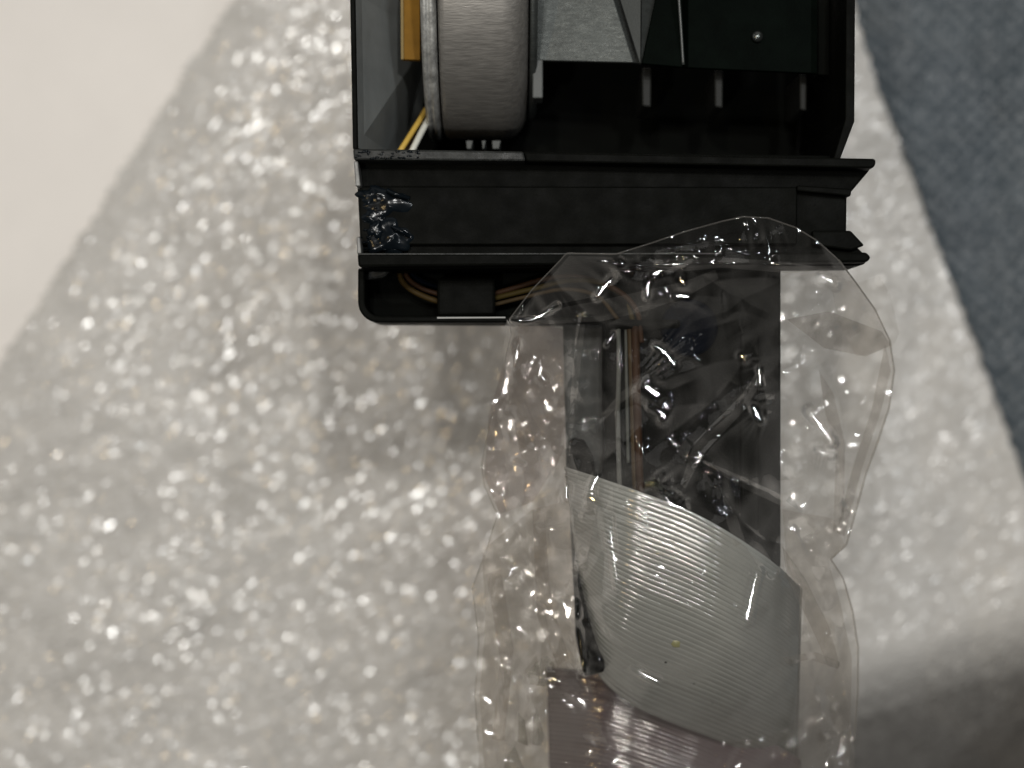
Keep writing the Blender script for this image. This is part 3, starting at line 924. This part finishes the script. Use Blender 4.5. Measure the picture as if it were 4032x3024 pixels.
# folds where the film lies double
M_film_m = film_mat("folded_film", 0.022, fres=0.028)
M_film_d = film_mat("folded_film_over_foam", 0.035, tint=(0.83, 0.81, 0.785))
for poly, mm in (([(1095, 690), (1120, 720), (1112, 830), (1098, 880), (1085, 780)], M_film_m), ([(1100, 840), (1140, 900), (1170, 1000), (1110, 1010), (1072, 900)], M_film_m),
                 ([(1245, 700), (1264, 700), (1242, 900), (1228, 1000), (1232, 860)], M_film_m), ([(1290, 906), (1340, 848), (1400, 806), (1406, 822), (1345, 868), (1296, 917)], M_film_m),
                 ([(1470, 1045), (1500, 955), (1600, 855), (1640, 796), (1653, 812), (1610, 884), (1520, 980), (1480, 1056)], M_film_m),
                 ([(1492, 982), (1600, 1028), (1690, 1070), (1690, 1094), (1600, 1052)], M_film_m), ([(1334, 740), (1343, 740), (1339, 860), (1343, 1060), (1333, 1060), (1328, 900)], M_film_m),
                 ([(1115, 684), (1300, 648), (1480, 608), (1545, 582), (1552, 602), (1480, 642), (1400, 670), (1300, 694), (1180, 700)], M_film_m),
                 ([(1230, 552), (1322, 556), (1345, 600), (1290, 640), (1215, 655), (1120, 690), (1112, 686)], M_film_m),
                 ([(1400, 560), (1560, 556), (1700, 566), (1800, 582), (1700, 590), (1560, 578), (1440, 590)], M_film_m),
                 ([(1280, 1050), (1296, 1062), (1262, 1240), (1240, 1230), (1246, 1120)], M_film_m),
                 ([(1150, 1100), (1176, 1110), (1190, 1300), (1230, 1420), (1205, 1440), (1160, 1330)], M_film_d), ([(1050, 1240), (1082, 1230), (1110, 1400), (1090, 1600), (1062, 1600), (1080, 1420)], M_film_d),
                 ([(1700, 690), (1790, 672), (1905, 716), (1925, 745), (1870, 770), (1780, 752)], M_film_d), ([(1912, 742), (1924, 800), (1905, 880), (1860, 1020), (1824, 1160), (1806, 1150), (1842, 1010), (1884, 880), (1900, 800)], M_film_d),
                 ([(1770, 800), (1800, 850), (1826, 960), (1822, 1120), (1800, 1150), (1806, 980), (1780, 880)], M_film_d),
                 ([(1690, 1180), (1740, 1250), (1790, 1350), (1815, 1440), (1790, 1440), (1750, 1350), (1700, 1250)], M_film_d), ([(1560, 1066), (1590, 1110), (1610, 1170), (1590, 1180), (1570, 1130)], M_film_m),
                 ([(1690, 1420), (1760, 1408), (1815, 1430), (1810, 1445), (1750, 1424), (1700, 1436)], M_film_d), ([(1170, 1420), (1215, 1400), (1240, 1440), (1200, 1480), (1150, 1470)], M_film_m)):
    film("fold", 2.4, lambda px, py, sd: front_z(px, py, sd) + 0.012, mm, poly)

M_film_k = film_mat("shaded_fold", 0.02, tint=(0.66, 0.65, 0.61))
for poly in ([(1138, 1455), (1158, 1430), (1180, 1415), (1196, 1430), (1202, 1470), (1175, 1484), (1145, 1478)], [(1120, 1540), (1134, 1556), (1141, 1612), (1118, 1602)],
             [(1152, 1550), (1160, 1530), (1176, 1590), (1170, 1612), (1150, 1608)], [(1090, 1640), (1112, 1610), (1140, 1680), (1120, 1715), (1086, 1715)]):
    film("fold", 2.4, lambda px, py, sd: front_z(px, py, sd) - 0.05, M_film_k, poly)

# thick rim of the bag's mouth and sides
fpx, fpy, fz = FG
def zat(x, y):
    j = int(round((x - fpx[0, 5]) / 2.1)) + 5
    i = int(round((y - fpy[5, 0]) / 2.1)) + 5
    i = min(max(i, 2), fz.shape[0] - 3); j = min(max(j, 2), fz.shape[1] - 3)
    return float(fz[i, j])


def seam(line, r):
    pts = [(a[0] + (b[0] - a[0]) * k / 6, a[1] + (b[1] - a[1]) * k / 6) for a, b in zip(line[:-1], line[1:]) for k in range(6)] + [line[-1]]
    tube("film_rim", [P(x, y, zat(x, y)) for x, y in pts], r, M_seam, bag, 8, 2)


oi = [i for i, p in enumerate(OUT) if p[1] > 1690]
OUT2 = OUT[:oi[0]]
cut = [i for i, p in enumerate(OUT2) if p[0] > 1700 and p[1] > 520]
seam(OUT2[:cut[0] + 1], 0.006)
seam(OUT2[cut[0]:], 0.009)
seam([OUT[k] for k in range(oi[-1] + 1, len(OUT))] + [OUT[0]], 0.005)

# group origin notes: put the empties at the foot of what they carry, keeping parts in place
bpy.context.view_layer.update()
for root, loc in ((mod, MW), (rib, Vector((1.8, -2.0, -1.4))), (bag, Vector((1.6, -1.0, -2.0)))):
    root.location = loc
    for ch in root.children:
        ch.location = Vector(ch.location) - loc
